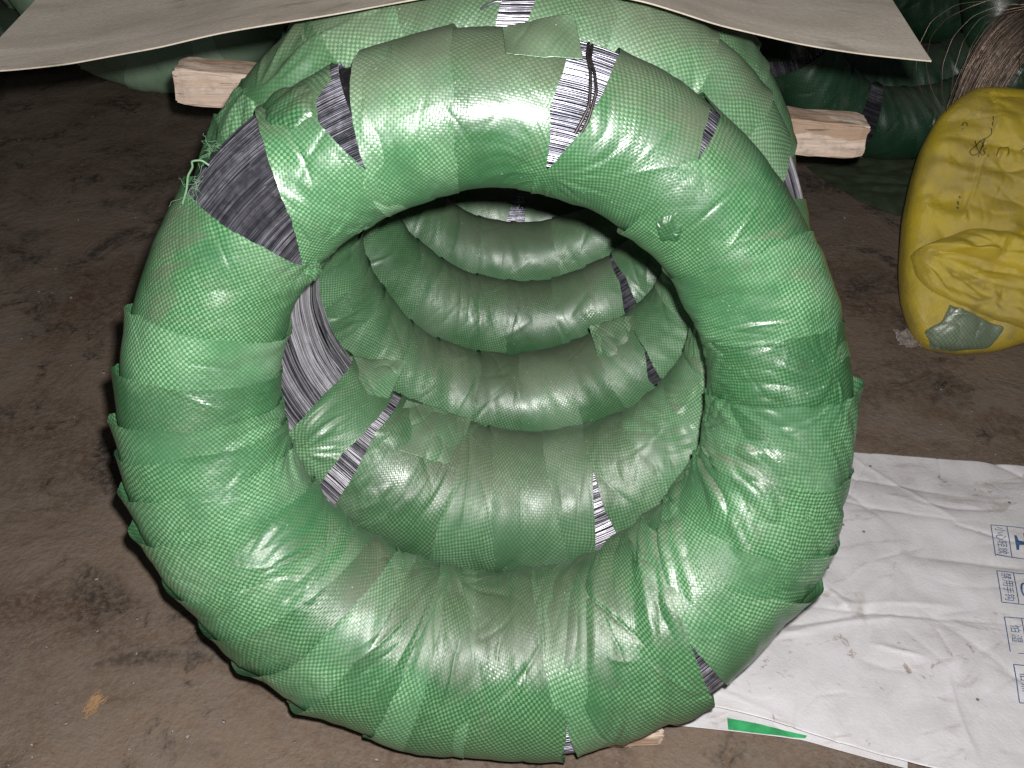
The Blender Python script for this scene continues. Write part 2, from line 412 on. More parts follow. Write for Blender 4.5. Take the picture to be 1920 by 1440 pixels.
def edge_px(c, pts):
    """edge of a strip, read off the photograph -> theta as a function of phi"""
    a = [c.look(*p) for p in pts]; t = np.unwrap([x[0] for x in a]); f = np.array([x[1] for x in a])
    o = np.argsort(f); return f[o], t[o]
def edge_fn(fs, ts):
    return lambda f: np.interp(f, fs, ts)
def edge_ang(deg, skew=0., seed=0, wob=1.):
    """edge about deg, leaning by skew degrees from outside to inside"""
    t0, k = R_(deg), R_(skew)
    return lambda f: t0 + k*np.clip((f-np.pi/2)/(np.pi/2), -1.6, 1.6)*.5 + R_(.7)*wob*pn(f*1.1, seed*3.3, seed) + R_(.35)*pn(f*5, seed*1.7, seed+2)

def wrinkle(c, t, f, amp, skew):
    """folds shared by all strips of a coil, in metres"""
    u = t*.26; v = f*.067; s = c.seed*11
    A = amp(t, f) if callable(amp) else amp
    p = u + skew*v
    d = .0036*pn(p/.046, v/.18, s) + .0012*pn(p/.017, v/.12, s+1)
    loc = np.clip(.3 + 1.3*pn(u/.10, v/.10, s+7), 0, 1.2)
    d = d - .0015*crease(p/.036, v/.20, s+2, 9)*loc - .0007*crease((p+.3*v)/.020, v/.09, s+3, 8)*loc
    d = d + .0013*(np.abs(pn(u/.040, v/.040, s+4))-.3)*loc
    d = d - .0007*crease((u-1.1*v)/.05, (v+u)/.18, s+6, 14)*np.clip(loc, 0, 1)
    um = np.mod(t, 2*np.pi)*.26; R0 = c.seed*31
    rg = ridges(um, v+0*um, (0, 1.64, -.1, .30), 150, R0+1, (.0010, .0026), (.03, .13), (.0006, .0019), (1.35-.5*skew, .45))
    rg += ridges(um, v+0*um, (0, 1.64, -.1, .30), 90, R0+2, (.0010, .0020), (.02, .07), (.0004, .0013), (.4, .9))
    d = d + rg*1.25/np.maximum(A, .3)**.35
    for (t0, f0, Ag, rad_, k) in getattr(c, 'gath', ()):
        du = (np.mod(t-t0+np.pi, 2*np.pi)-np.pi)*.26; dv = (f-f0)*.067; dd = np.hypot(du, dv); al = np.arctan2(dv, du)
        w_ = np.exp(-(dd/rad_)**2)*np.clip(dd/.03, 0, 1)
        al = al + .5*np.sin(dd*22+k)
        d = d*(1-.6*w_) + Ag/np.maximum(A, .3)*w_*(pn(al*2.6+k, dd*7, int(k)) - .75*crease(al*1.9+k, dd*9, int(k)+1, 8) + .35*pn(al*6, dd*12, int(k)+2) - .3*crease(al*5, dd*14, int(k)+4, 7))
    # broad lumps of the bundle below
    return A*d + .0014*pn(u/.09, v/.08, s+5)

def strip(c, ea, eb, offa, offb, seed, parent, m, amp=1., skew=.5, rot=0., frange=(-.55*np.pi, 1.35*np.pi), nt=None, res=.0016, lip=.001, flare=0., chord=.8, name='wrap_strip'):
    nf = int(.42*(frange[1]-frange[0])/(2*np.pi)/res); f = np.linspace(*frange, nf)
    A, B = ea(f), eb(f)
    wid = np.abs(B-A).max()*.30
    nt = nt or max(8, int(wid/res)); s = np.linspace(0, 1, nt)
    S, Fm = np.meshgrid(s, f, indexing='ij')
    jag = .0009*pn(f/.09, seed*.37, seed)+.0004*pn(f/.02, seed*.7, seed+1)
    Th = A[None]*(1-S) + B[None]*S + (jag[None]/.26)*(np.exp(-S*12)+np.exp(-(1-S)*12))
    W = np.abs(B-A)[None]*(.257+.067*np.cos(Fm)); sa, sb = S*W, (1-S)*W
    off = offa*(1-S) + offb*S
    lf = np.clip(.5+1.2*pn(f/.5, seed*2.1, seed+4), 0, 2.2)[None]
    hi, lo = (sa, sb) if offa >= offb else (sb, sa)
    off = off + lip*lf*np.exp(-hi/.006)
    if flare:
        w_ = np.exp(-((Fm-(.36*abs(np.cos(A.mean()))-.6*np.sin(A.mean())))/.6)**2); off = off + flare*w_*np.exp(-hi/.035)*.62
    off = off + wrinkle(c, Th, Fm, amp, skew) + .0005*pn(Th*.26/.03, Fm*.067/.04, seed+20)
    off = np.where(off < .0010, .0010 + .12*(off-.0010), off)
    P, _ = c.pt(Th, Fm, off)
    Q = (1-s)[:, None, None]*c.pt(A, f, off[0])[0][None] + s[:, None, None]*c.pt(B, f, off[-1])[0][None]
    C2, _ = c.pt(Th, Fm, 0*off); Q2 = (1-s)[:, None, None]*c.pt(A, f, 0)[0][None] + s[:, None, None]*c.pt(B, f, 0)[0][None]
    D2 = chord*np.clip(np.cos(Fm)+.35, 0, 1)[..., None]*(Q2-C2); dl = np.linalg.norm(D2, axis=-1, keepdims=True)
    P = P + D2*np.minimum(1, .0014/np.maximum(dl, 1e-9))
    u = Th*.257; v = Fm*.067; cr, sr = math.cos(rot), math.sin(rot)
    uv = np.stack([u*cr - v*sr + seed*.137, u*sr + v*cr + seed*.071], -1)
    return sheet(name, P, m, parent, uv)

def wires(c, ranges, parent, seed=0, pitch=.0015, rad=.00078, name='wires', m=None, calm=1., und=.0016, uf=.11):
    rs = np.random.RandomState(seed); paths = []; tone = []
    for (t0, t1, f0, f1) in ranges:
        n = max(8, int((t1-t0)*.28/.005)); t = np.linspace(t0, t1, n)
        k = max(3, int((f1-f0)*.067/pitch)); fs = np.linspace(f0, f1, k)
        for j, f in enumerate(fs):
            fj = f + rs.randn()*.004 + calm*.010*pn(t*5, f*9, seed) + calm*.006*pn(t*9, j*.63, seed+1)
            o = -.0020 + calm*.0008*pn(t*6, j*.77, seed+2) + rs.rand()*.0004
            o = o - und*np.abs(pn(t*1.2, j*uf, seed+5)) - .0003
            if rs.rand() < .10: fj = fj + calm*.03*(t-t0-rs.rand()*.3)/.3; o = o + .0007
            p, _ = c.pt(t, fj, o); paths.append(p); tone.append(float(np.clip((rs.rand()**1.8)*.75 + max(0, 1.1*pn(j*.13, seed*1.7, seed)), 0, 1)))
        # loose strands crossing on top
    o = tubes(name, paths, rad, m or WIRE, parent, 6, tone); tag(o, kind='stuff'); return o

def core(c, parent, off=-.0072, trange=(0, 2*np.pi), m=None):
    t = np.linspace(*trange, 181); f = np.linspace(0, 2*np.pi, 61)
    T_, F_ = np.meshgrid(t, f, indexing='ij'); P, _ = c.pt(T_, F_, off)
    return sheet('wire_bundle', P, m or WIRE_IN, parent)

# the place ---------------------------------------------------------------
fx = np.linspace(-4, 4, 161); fy = np.linspace(-1, 7, 161)
X, Y = np.meshgrid(fx, fy, indexing='ij')
Pf = np.stack([X, Y, .003*pn(X*2, Y*2, 1) - .003], -1)
tag(sheet('floor', Pf, FLOOR), kind='structure')

GRP = 'wire coils wrapped in green woven plastic'
# ---- front coil
dR1 = [-0.0021, -0.0035, -0.0041, -0.0015, 0.0019, 0.0035, 0.0039, 0.0011, -0.0015, 0.0019, 0.0007, -0.0022, -0.0028, 0.0029, -0.0004, -0.0034, -0.0031, -0.0028, -0.001, 0.0026, 0.0044, 0.0048, 0.0021, 0.0011]
dr1 = [-0.0045, -0.0096, -0.0101, -0.0066, -0.0062, -0.0064, -0.005, -0.0039, -0.0043, -0.0052, -0.0051, -0.0034, 0.0015, 0.0078, 0.0102, 0.0145, 0.0166, 0.0189, 0.0205, 0.0207, 0.0188, 0.015, 0.0068, 0.0015]
c1 = Coil(-.018, .6912, R_(22.09), .2576, .0669, .064, .035, dR1, dr1, seed=1)
e1_ = empty('wire_coil', c1.c); tag(e1_, 'large front coil in glossy green wrap, nearest the camera', 'wire coil', GRP)
core(c1, e1_)
def amp1(t, f):
    a = np.degrees(np.mod(t, 2*np.pi))
    g = lambda m, w_: np.exp(-(((a-m+180) % 360-180)/w_)**2)
    A = .36 + 1.3*g(345, 24) + .8*g(305, 25) + .7*g(255, 20) + .7*g(222, 22) + .5*g(128, 8) - .15*g(95, 20) + .5*g(25, 15)
    inner = np.clip((f-1.6)/1.2, 0, 1)
    return A*(1+.5*inner)
G = {}
def pair(l, r, hi, lo=None):
    (fl_, tl_), (fr_, tr_) = l, r
    tr_ = tr_ + 2*np.pi*round((tl_.mean()-tr_.mean())/(2*np.pi))
    sg = np.sign(tl_.mean()-tr_.mean())
    def ext(f):
        e = np.clip((f-hi)/.18, 0, 1); e = e if lo is None else np.maximum(e, np.clip((lo-f)/.18, 0, 1)); return e
    def L(f):
        m = (np.interp(f, fl_, tl_)+np.interp(f, fr_, tr_))/2; return np.interp(f, fl_, tl_)*(1-ext(f)) + (m - sg*R_(2.))*ext(f)
    def Rr(f):
        m = (np.interp(f, fl_, tl_)+np.interp(f, fr_, tr_))/2; return np.interp(f, fr_, tr_)*(1-ext(f)) + (m + sg*R_(2.))*ext(f)
    return L, Rr
def px_pair(c, lp, rp, lo=False):
    l, r = edge_px(c, lp), edge_px(c, rp)
    return pair(l, r, min(l[0].max(), r[0].max()), max(l[0].min(), r[0].min()) if lo else None)
G['g1l'], G['g1r'] = px_pair(c1, [(362, 372), (430, 428), (500, 465), (560, 490)], [(488, 232), (500, 270), (518, 330), (545, 410), (566, 492)])
G['g2l'], G['g2r'] = px_pair(c1, [(625, 150), (595, 190), (600, 232), (640, 275), (683, 316)], [(672, 104), (657, 165), (662, 235), (685, 318)])
G['g3l'], G['g3r'] = px_pair(c1, [(1070, 92), (1052, 140), (1034, 200), (1030, 260), (1026, 310)], [(1157, 105), (1130, 180), (1090, 245), (1027, 311)])
G['g4l'], G['g4r'] = px_pair(c1, [(1326, 208), (1318, 250), (1306, 300)], [(1345, 212), (1334, 258), (1308, 302)], True)
G['g5r'], G['g5l'] = px_pair(c1, [(1362, 1282), (1330, 1245), (1296, 1206)], [(1332, 1318), (1318, 1270), (1293, 1205)])
G['g6r'], G['g6l'] = px_pair(c1, [(1078, 1400), (1064, 1370), (1062, 1350)], [(1050, 1408), (1058, 1385), (1062, 1350)])
sub = lambda fn, d: (lambda f: fn(f) + R_(d))
def E(deg, skew=0., sd=0): return edge_ang(deg, skew, sd)
# (edge a, edge b, height a, height b, amp, skew, weave rotation, flare)   a = clockwise edge, b = anticlockwise edge
HI, LO = .0036, .0010
def set_gath(c, L): c.gath = [(*c.look(x, y), a, r, k) for x, y, a, r, k in L]
set_gath(c1, [(1322, 800, .0050, .13, 3), (845, 1075, .0018, .10, 9), (548, 800, .0022, .09, 14), (1030, 325, .0016, .07, 20), (600, 470, .0022, .06, 26), (470, 1090, .0014, .07, 31), (1560, 690, .0020, .05, 37)])
S1 = [
 (G['g3l'], E(101, 2, 1), .0028, .0012, .2, .02, 0),
 (E(96, 3, 2), G['g2r'], .0034, .0016, .3, -.05, 0),
 (sub(G['g2r'], -5), G['g2r'], .0012, .0022, .3, .3, 0),
 (G['g2l'], G['g1r'], .0020, .0030, .55, .5, 0),
 (G['g1l'], E(163, -6, 4), .0028, .0010, -.12, .7, 0),
 (E(160, -5, 5), E(173, -4, 6), HI, LO, -.1, .3, .004),
 (E(170, -4, 6), E(181, -4, 7), HI, LO, .1, .3, .008),
 (E(178, -4, 7), E(187, -3, 8), HI, LO, .15, .2, .010),
 (E(184, -3, 8), E(194, 0, 9), HI, LO, .3, .1, .006),
 (E(191, 0, 9), E(203, 4, 10), HI, LO, .25, .1, .010),
 (E(200, 7, 10), E(216, 8, 11), HI, LO, .2, .2, .012),
 (E(212, 12, 11), E(225, 10, 12), HI, LO, .35, .3, .005),
 (E(221, 14, 12), E(233, 12, 13), HI, LO, .3, .3, .004),
 (E(230, 13, 13), E(243, 10, 14), HI, LO, .2, .3, .005),
 (E(239, 10, 14), E(254, 6, 15), HI, LO, .15, .3, .006),
 (E(250, 5, 15), E(262, 2, 16), HI, LO, .1, .2, .002),
 (E(259, 2, 16), G['g6l'], .0026, .0030, .25, -.1, .004),
 (G['g6r'], E(298, -8, 18), .0022, .0010, .6, -.6, 0),
 (E(292, -8, 19), G['g5l'], .0020, .0036, .65, -.7, .010),
 (G['g5r'], E(328, -10, 21), .0012, .0028, .6, -.7, .012),
 (E(324, -10, 22), E(336, -8, 23), .0012, .0034, .7, -.9, .0),
 (E(333, -8, 23), E(350, -4, 24), .0012, .0034, .75, -.9, .0),
 (E(347, -5, 24), E(366, 0, 25), .0012, .0036, .8, -1., .012),
 (E(362, 0, 25), E(379, 6, 26), .0012, .0034, .7, -.6, .0),
 (E(376, 4, 26), E(396, 10, 27), .0012, .0034, .7, -.4, .0),
 (E(393, 10, 27), G['g4r'], .0012, .0034, .75, -.2, 0),
 (G['g4l'], G['g3r'], .0014, .0030, .5, .1, 0),
]
for i, (a, b, oa, ob, rot, sk, fl_) in enumerate(S1):
    # keep the order of angles sane (some edges were unwrapped past 360)
    fa = (lambda fn, ref: (lambda f: fn(f) + 2*np.pi*np.round((ref - fn(f).mean())/(2*np.pi))))
    ra = a(np.linspace(0, 3, 9)).mean(); b = fa(b, ra + .2)
    def shift(fn, d): return lambda f: fn(f) + R_(d)
    if oa > ob and i not in (1, 2, 3, 16, 18): b = shift(b, 3.5)
    if oa < ob and i not in (2, 3, 17, 19, 26): a = shift(a, -3.5)
    strip(c1, a, b, oa, ob, i+1, e1_, GREEN, amp=amp1, skew=sk, rot=rot, res=.00155, lip=.0012, flare=fl_)
wires(c1, [(R_(126), R_(156), -.9, 3.3), (R_(112), R_(130), -.9, 3.0), (R_(64), R_(88), -.9, 2.6), (R_(44), R_(58), -.3, 2.4),
           (R_(298), R_(320), -.6, 1.7), (R_(277), R_(289), -.6, 1.6)], e1_, 3)

# ---- the row behind
row = [
 dict(x=-.0062, y=.8645, el=10.99, R=.2483, z=.035, rn=.066, label='green-wrapped coil directly behind the front one, wide bare wire patch at inner left', mat=GREEN_IN),
 dict(x=.0059, y=1.0014, el=5.2, R=.2433, z=.035, r=.0619, rn=.060, label='third green coil of the middle row, with a lifted flap at its inner right', mat=GREEN_IN),
 dict(x=.0103, y=1.1529, el=4.1, R=.2433, z=.035, r=.0619, rn=.054, label='fourth green coil of the middle row, one slanting wire gap at its upper right', mat=GREEN_IN),
 dict(x=.0057, y=1.3092, el=4.1, R=.2433, z=.035, r=.0619, rn=.054, label='fifth green coil of the middle row, no bare wire showing on its inner wall', mat=GREEN_IN),
 dict(x=.0050, y=1.430, el=4.1, R=.2433, z=.035, r=.0619, rn=.058, label='farthest green coil of the middle row, pale wire gap in its inner wall', mat=GREEN_IN),
]
coils = [c1]
for k, d in enumerate(row):
    kw = {}
    if k == 0:
        kw = dict(dR=[0.004, -0.0011, 0.0009, 0.0063, 0.006, -0.002, -0.002, -0.002, 0.0064, 0.0036, 0.0011, 0.0065, 0.0064, 0.0026, 0.0004, -0.0048, 0.0035, 0.0057, 0.0132, 0.0132, 0.0138, 0.0092, 0.0044, 0.0074],
                  dr=[-0.0149, -0.0123, -0.0099, -0.0041, -0.0001, -0.005, -0.005, -0.003, 0.0043, 0.0027, 0.0009, -0.0007, -0.0009, -0.0005, 0.0015, 0.0062, 0.0171, 0.0219, 0.0174, 0.016, 0.0061, -0.0081, -0.0096, -0.0137])
    c = Coil(d['x'], d['y'], R_(d['el']), d['R'], d.get('r', .0669), d['rn'], d['z'], seed=k+2, **kw); coils.append(c)
    e = empty('wire_coil', c.c); tag(e, d['label'], 'wire coil', GRP); d['e'] = e
    core(c, e)
def ring_strips(c, e, m, gaps, seed, fr, res, n_deg=12, skew=4, amp=.8, ampskew=.3, t_off=0, flips=()):
    """strips all round, broken by gaps = [(edge_lo, edge_hi)] given as functions"""
    rs = np.random.RandomState(seed)
    mid = lambda fn: math.degrees(fn(np.array([2.4]))[0]) % 360
    gaps = sorted([(mid(a), mid(b), a, b) for a, b in gaps])
    bounds = []
    if not gaps: segs = [(t_off, t_off+360, None, None)]
    else:
        segs = []
        for i, (ga, gb, a, b) in enumerate(gaps):
            na, nb, a2, b2 = gaps[(i+1) % len(gaps)]
            end = na if na > gb else na+360
            segs.append((gb, end, b, a2))
    k = 0
    for (s0, s1, fa, fb) in segs:
        n = max(1, int(round((s1-s0)/n_deg))); cuts = np.linspace(s0, s1, n+1); cuts[1:-1] += rs.uniform(-.22, .22, n-1)*n_deg if n > 1 else 0
        sk = rs.uniform(-1, 1, n+1)*skew
        for j in range(n):
            def norm(fn, ref):
                return lambda f: fn(f) + 2*np.pi*round((ref - fn(np.array([2.4]))[0])/(2*np.pi))
            A = norm(fa, R_(cuts[0])) if (j == 0 and fa) else edge_ang(cuts[j], sk[j], seed+j)
            B = norm(fb, R_(cuts[-1])) if (j == n-1 and fb) else edge_ang(cuts[j+1]+2.5, sk[j+1], seed+j+1)
            up = rs.rand() < .5
            strip(c, A, B, .0034, .0012, seed*40+k, e, m, amp=amp, skew=ampskew, rot=rs.uniform(-.5, .5), frange=fr, res=res, lip=.0009)
            k += 1
def EP(c, pts): return edge_fn(*edge_px(c, pts))
c2, c3, c4, c5, c6 = coils[1:]
g2 = [(EP(c2, [(655, 668), (600, 740), (545, 805)]) , None)]
gap2 = [
 (EP(c2, [(572, 525), (555, 560), (528, 600), (515, 660)]), EP(c2, [(657, 668), (605, 735), (545, 805)])),
 (EP(c2, [(735, 740), (690, 800), (640, 850), (597, 912)]), EP(c2, [(750, 748), (700, 815), (668, 880), (630, 942)])),
 (EP(c2, [(1113, 880), (1113, 950), (1114, 1028)]), EP(c2, [(1118, 895), (1135, 950), (1160, 1000)])),
 (edge_fn([-.7, .2, .9, 1.6], np.radians([18.5, 20, 24, 27])), edge_fn([-.7, .2, .9, 1.6], np.radians([33, 32, 28, 25]))),
 (EP(c2, [(1000, 5), (990, 40)]), EP(c2, [(938, 5), (932, 42)])),
]
gap2 = [(a, b) if a(np.linspace(0, 3, 9)).mean() < b(np.linspace(0, 3, 9)).mean() else (b, a) for a, b in gap2]
set_gath(c2, [(565, 850, .0040, .11, 5), (1325, 700, .0042, .14, 11), (480, 170, .0040, .12, 21)])
FR2 = (-.5*np.pi, 1.45*np.pi)
def amp2(t, f):
    a = np.degrees(np.mod(t, 2*np.pi)); g = lambda m, w_: np.exp(-(((a-m+180) % 360-180)/w_)**2)
    return .55 + .9*g(220, 20) + .7*g(325, 28) + .5*g(30, 20) + .6*g(140, 20)
ring_strips(c2, row[0]['e'], GREEN_IN, gap2, 2, FR2, .0019, 14, 6, amp2, -.5)
allw = lambda gs, pad=3: [(a(np.linspace(.5, 3, 5)).min()-R_(pad), b(np.linspace(.5, 3, 5)).max()+R_(pad), -.8, 4.1) for a, b in gs]
wires(c2, allw(gap2), row[0]['e'], 5, pitch=.0016, und=.0050, uf=.13, m=WIRE_GLINT)
gap3 = [(EP(c3, [(1208, 655), (1216, 708)]), EP(c3, [(1211, 655), (1236, 704)]))]
ring_strips(c3, row[1]['e'], GREEN_IN, gap3, 3, FR2, .0024, 15, 5, .6, .3)
wires(c3, allw(gap3), row[1]['e'], 6)
gap4 = [(EP(c4, [(1145, 480), (1162, 530), (1172, 585)]), EP(c4, [(1150, 480), (1175, 520), (1198, 572)]))]
ring_strips(c4, row[2]['e'], GREEN_IN, gap4, 4, FR2, .0026, 15, 6, .5, .3)
wires(c4, allw(gap4), row[2]['e'], 7)
ring_strips(c5, row[3]['e'], GREEN_IN, [], 5, FR2, .003, 16, 5, .4, .3, 8)
gap6 = [(EP(c6, [(965, 372), (950, 412)]), EP(c6, [(985, 372), (985, 412)]))]
ring_strips(c6, row[4]['e'], GREEN_IN, gap6, 6, FR2, .003, 16, 5, .4, .3)
wires(c6, allw(gap6), row[4]['e'], 8)

# loose pieces on the front coil ------------------------------------------------
def px_on(c, px, py, lift=.002):
    t, f = c.look(px, py); return c.pt(np.array(t), np.array(f), np.array(lift))[0]
def quad_patch(corners, nu, nv, bulge=.0, seed=0, amp=.002, nrm=None):
    """corners: TL, TR, BR, BL in world; returns grid"""
    TL, TR, BR, BL = [np.asarray(k, float) for k in corners]
    s, t = np.meshgrid(np.linspace(0, 1, nu), np.linspace(0, 1, nv), indexing='ij'); s_, t_ = s[..., None], t[..., None]
    P = (1-t_)*((1-s_)*TL + s_*TR) + t_*((1-s_)*BL + s_*BR)
    n = np.cross(TR-TL, BL-TL); n /= np.linalg.norm(n); n = -n if nrm is None else nrm
    L = np.linalg.norm(TR-TL); Hh = np.linalg.norm(BL-TL)
    o = bulge*np.sin(np.pi*s)*np.sin(np.pi*np.clip(t, 0, 1)) + amp*(pn(s*L/.02, t*Hh/.03, seed) - .8*crease(s*L/.03, t*Hh/.05, seed+1, 10))
    return P + n*o[..., None], np.stack([s*L+seed*.11, t*Hh+seed*.07], -1)
tp = c1.look(1000, 105)
fa = np.linspace(-.42, 1.0, 44)     # loose end of a strip standing off the top of the coil
tA, tB = c1.look(952, 100)[0], c1.look(1078, 100)[0]
T_, F_ = np.meshgrid(np.linspace(tB, tA, 60), fa, indexing='ij')
fb_ = c1.look(1000, 112)[1]
PA = [px_on(c1, 945, 118, .004), px_on(c1, 1060, 112, .005)]
topY = PA[0][1]+.035
flapc = [at_y(942, 52, topY), at_y(1076, 24, topY+.002), px_on(c1, 1088, 120, .0055), px_on(c1, 950, 112, .0055)]
Pq, uq = quad_patch(flapc, 60, 44, .004, 3, .0011)
sheet('loose_flap', Pq, GREEN_IN, e1_, uq, thick=.0005)
# crumpled knot of wrap between the two left wire gaps
def polar_patch(name, c, cx, cy, outline, m, parent, height, seed, amp=.004, nr=34, na=90, fold=6):
    """crumpled piece of film laid over the coil surface; outline in picture points round cx,cy"""
    o = np.array([c.look(*p) for p in outline]); c0 = np.array(c.look(cx, cy))
    o = np.vstack([o, o[:1]]); q = smooth_path(o, na+1)[:-1]
    s = np.linspace(0, 1, nr); A = c0 + s[None, :, None]*(q[:, None, :]-c0)
    u, v = A[..., 0]*.26, A[..., 1]*.067; ang = np.linspace(0, 2*np.pi, na, endpoint=False)[:, None]
    ra = s[None]
    off = height*(1-ra**3) + .0022 + amp*(.9*(np.abs(pn(u/.03, v/.03, seed))-.3)) + .0012*pn(ang*3, ra*2, seed)*ra
    off = off + wrinkle(c, A[..., 0], A[..., 1], amp1 if c is c1 else .8, .2)
    P, _ = c.pt(A[..., 0], A[..., 1], off)
    f = gridfaces(na, nr, closed_u=True)
    uv = np.stack([u*.9+v*.4+seed, v*.9-u*.4], -1).reshape(-1, 2)
    return raw(name, P.reshape(-1, 3), f, m, parent, True, uv)
polar_patch('twisted_end', c1, 552, 205, [(492, 200), (520, 178), (575, 158), (592, 172), (590, 215), (570, 240), (540, 250), (500, 240)], GREEN, e1_, .005, 31, .004)
polar_patch('wrap_fold', c1, 1255, 430, [(1232, 405), (1262, 398), (1285, 425), (1270, 450), (1240, 446)], GREEN, e1_, .003, 34, .005)
polar_patch('torn_scrap', c1, 595, 525, [(560, 505), (590, 488), (612, 500), (622, 545), (605, 548), (580, 520)], GREEN, e1_, .004, 35, .004)
# ties over the top wire gap
def tie(c, pts, e, rad=.0013):
    P = np.array([px_on(c, *p, .003) for p in pts]); return smooth_path(P, 40)
ob = tubes('tie_wire', [tie(c1, [(1100, 88), (1101, 110), (1106, 140), (1108, 170), (1104, 200), (1092, 228), (1080, 250)], e1_),], .0013, WIRE_TIE, e1_, 6)
ob = tubes('tie_wire', [tie(c1, [(1108, 90), (1106, 115), (1112, 140), (1115, 172), (1110, 200), (1100, 225), (1088, 246)], e1_),], .0013, WIRE_TIE, e1_, 6)
ob = tubes('tie_wire', [smooth_path(np.array([px_on(c2, *p, .004) for p in [(900, 22), (912, 14), (930, 9), (938, 7)]]), 12)], .0012, WIRE, row[0]['e'], 6)
# frayed threads at the left
rs = np.random.RandomState(4); th = []
for k in range(30):
    a = px_on(c1, *[(374, 345), (400, 290), (362, 372), (405, 275)][k % 4], .002)
    p = [a]; d = np.array([-.4 - .3*rs.rand(), -.2*rs.rand(), .3*rs.randn()])
    for j in range(14):
        d = d*.8 + rs.randn(3)*.8; p.append(p[-1] + d/np.linalg.norm(d)*.0017)
    th.append(smooth_path(np.array(p), 30))
tag(tubes('frayed_threads', th, .00018, FRAY, e1_, 4), kind='stuff')
P0 = px_on(c1, 352, 385, .003)
tubes('frayed_thread', [smooth_path(np.array([at_y(x, y, P0[1]-.004) for x, y in [(342, 382), (350, 355), (352, 330), (362, 312), (358, 302), (378, 300), (392, 310)]]), 40)], .0009, FRAY, e1_, 5)
# lifted flaps on the second and third coil
def stand_flap(c, e, TL, TR, BR, BL, seed, back=.0, lift=.006):
    Yc = px_on(c, (TL[0]+TR[0])/2, (TL[1]+TR[1])/2+22)[1] + back
    P, uv = quad_patch([at_y(*TL, Yc), at_y(*TR, Yc+.004), px_on(c, *BR, lift), px_on(c, *BL, lift)], 70, 70, .007, seed, .0013)
    a, b = np.meshgrid(np.linspace(0, 1, 70), np.linspace(0, 1, 70), indexing='ij')
    nn = np.array([0, -.75, .66]); rg = ridges(a*.06, b*.07, (0, .06, 0, .07), 14, seed, (.0008, .002), (.03, .08), (.0008, .0020), (1.3, .3))*(1-b)
    P = P + nn*(rg + .0025*pn(a*2.2+b, b*2, seed))[..., None] + np.array([0, 0, 1])*(.0025*pn(a*3, 0*a, seed+2)*(1-b)**3)[..., None]
    sheet('lifted_flap', P, GREEN_IN, e, uv, thick=.0004)
stand_flap(c2, row[0]['e'], (655, 668), (763, 678), (728, 748), (622, 778), 41, lift=.0008)
stand_flap(c3, row[1]['e'], (1104, 612), (1192, 588), (1206, 682), (1130, 694), 42, lift=.0012)
stand_flap(c2, row[0]['e'], (762, 748), (884, 786), (856, 880), (722, 835), 43, lift=.0010)

# ---- coils standing farther off ----------------------------------------------------
def far_coil(x, y, el, yaw, label, m, seed, z0=0., R=.2483, gaps=(), res=.0045, amp=.9):
    c = Coil(x, y, R_(el), R, .0669, .064, z0, yaw=yaw, seed=seed); e = empty('wire_coil', c.c); tag(e, label, 'wire coil', GRP)
    core(c, e)
    gg = [(edge_ang(a, s), edge_ang(b, -s)) for a, b, s in gaps]
    ring_strips(c, e, m, gg, seed, (-.6*np.pi, 1.4*np.pi), res, 18, 7, amp, .5)
    if gg: wires(c, [(R_(a)-.15, R_(b)+.15, -1.2, 3.6) for a, b, s in gaps], e, seed+3, pitch=.0024)
    return c
far_coil(-.7293, 2.1502, 5, 0, 'green-wrapped coil standing on the floor at the left, half hidden under the metal sheet', GREEN_FAR_LIT, 11)
far_coil(-.86, 2.36, 8, .15, 'green-wrapped coil at the top left corner, behind the one under the metal sheet', GREEN_FAR_LIT, 12)
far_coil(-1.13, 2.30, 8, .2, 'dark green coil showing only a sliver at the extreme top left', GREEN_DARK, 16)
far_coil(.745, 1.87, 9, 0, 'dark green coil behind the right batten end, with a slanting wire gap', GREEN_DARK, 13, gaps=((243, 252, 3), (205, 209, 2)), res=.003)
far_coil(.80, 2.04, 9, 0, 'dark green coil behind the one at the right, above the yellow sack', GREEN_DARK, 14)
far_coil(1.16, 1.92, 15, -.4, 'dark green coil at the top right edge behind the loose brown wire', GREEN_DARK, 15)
far_coil(1.02, 2.42, 6, 0, 'dark green coil farthest back on the right side', GREEN_DARK, 17)

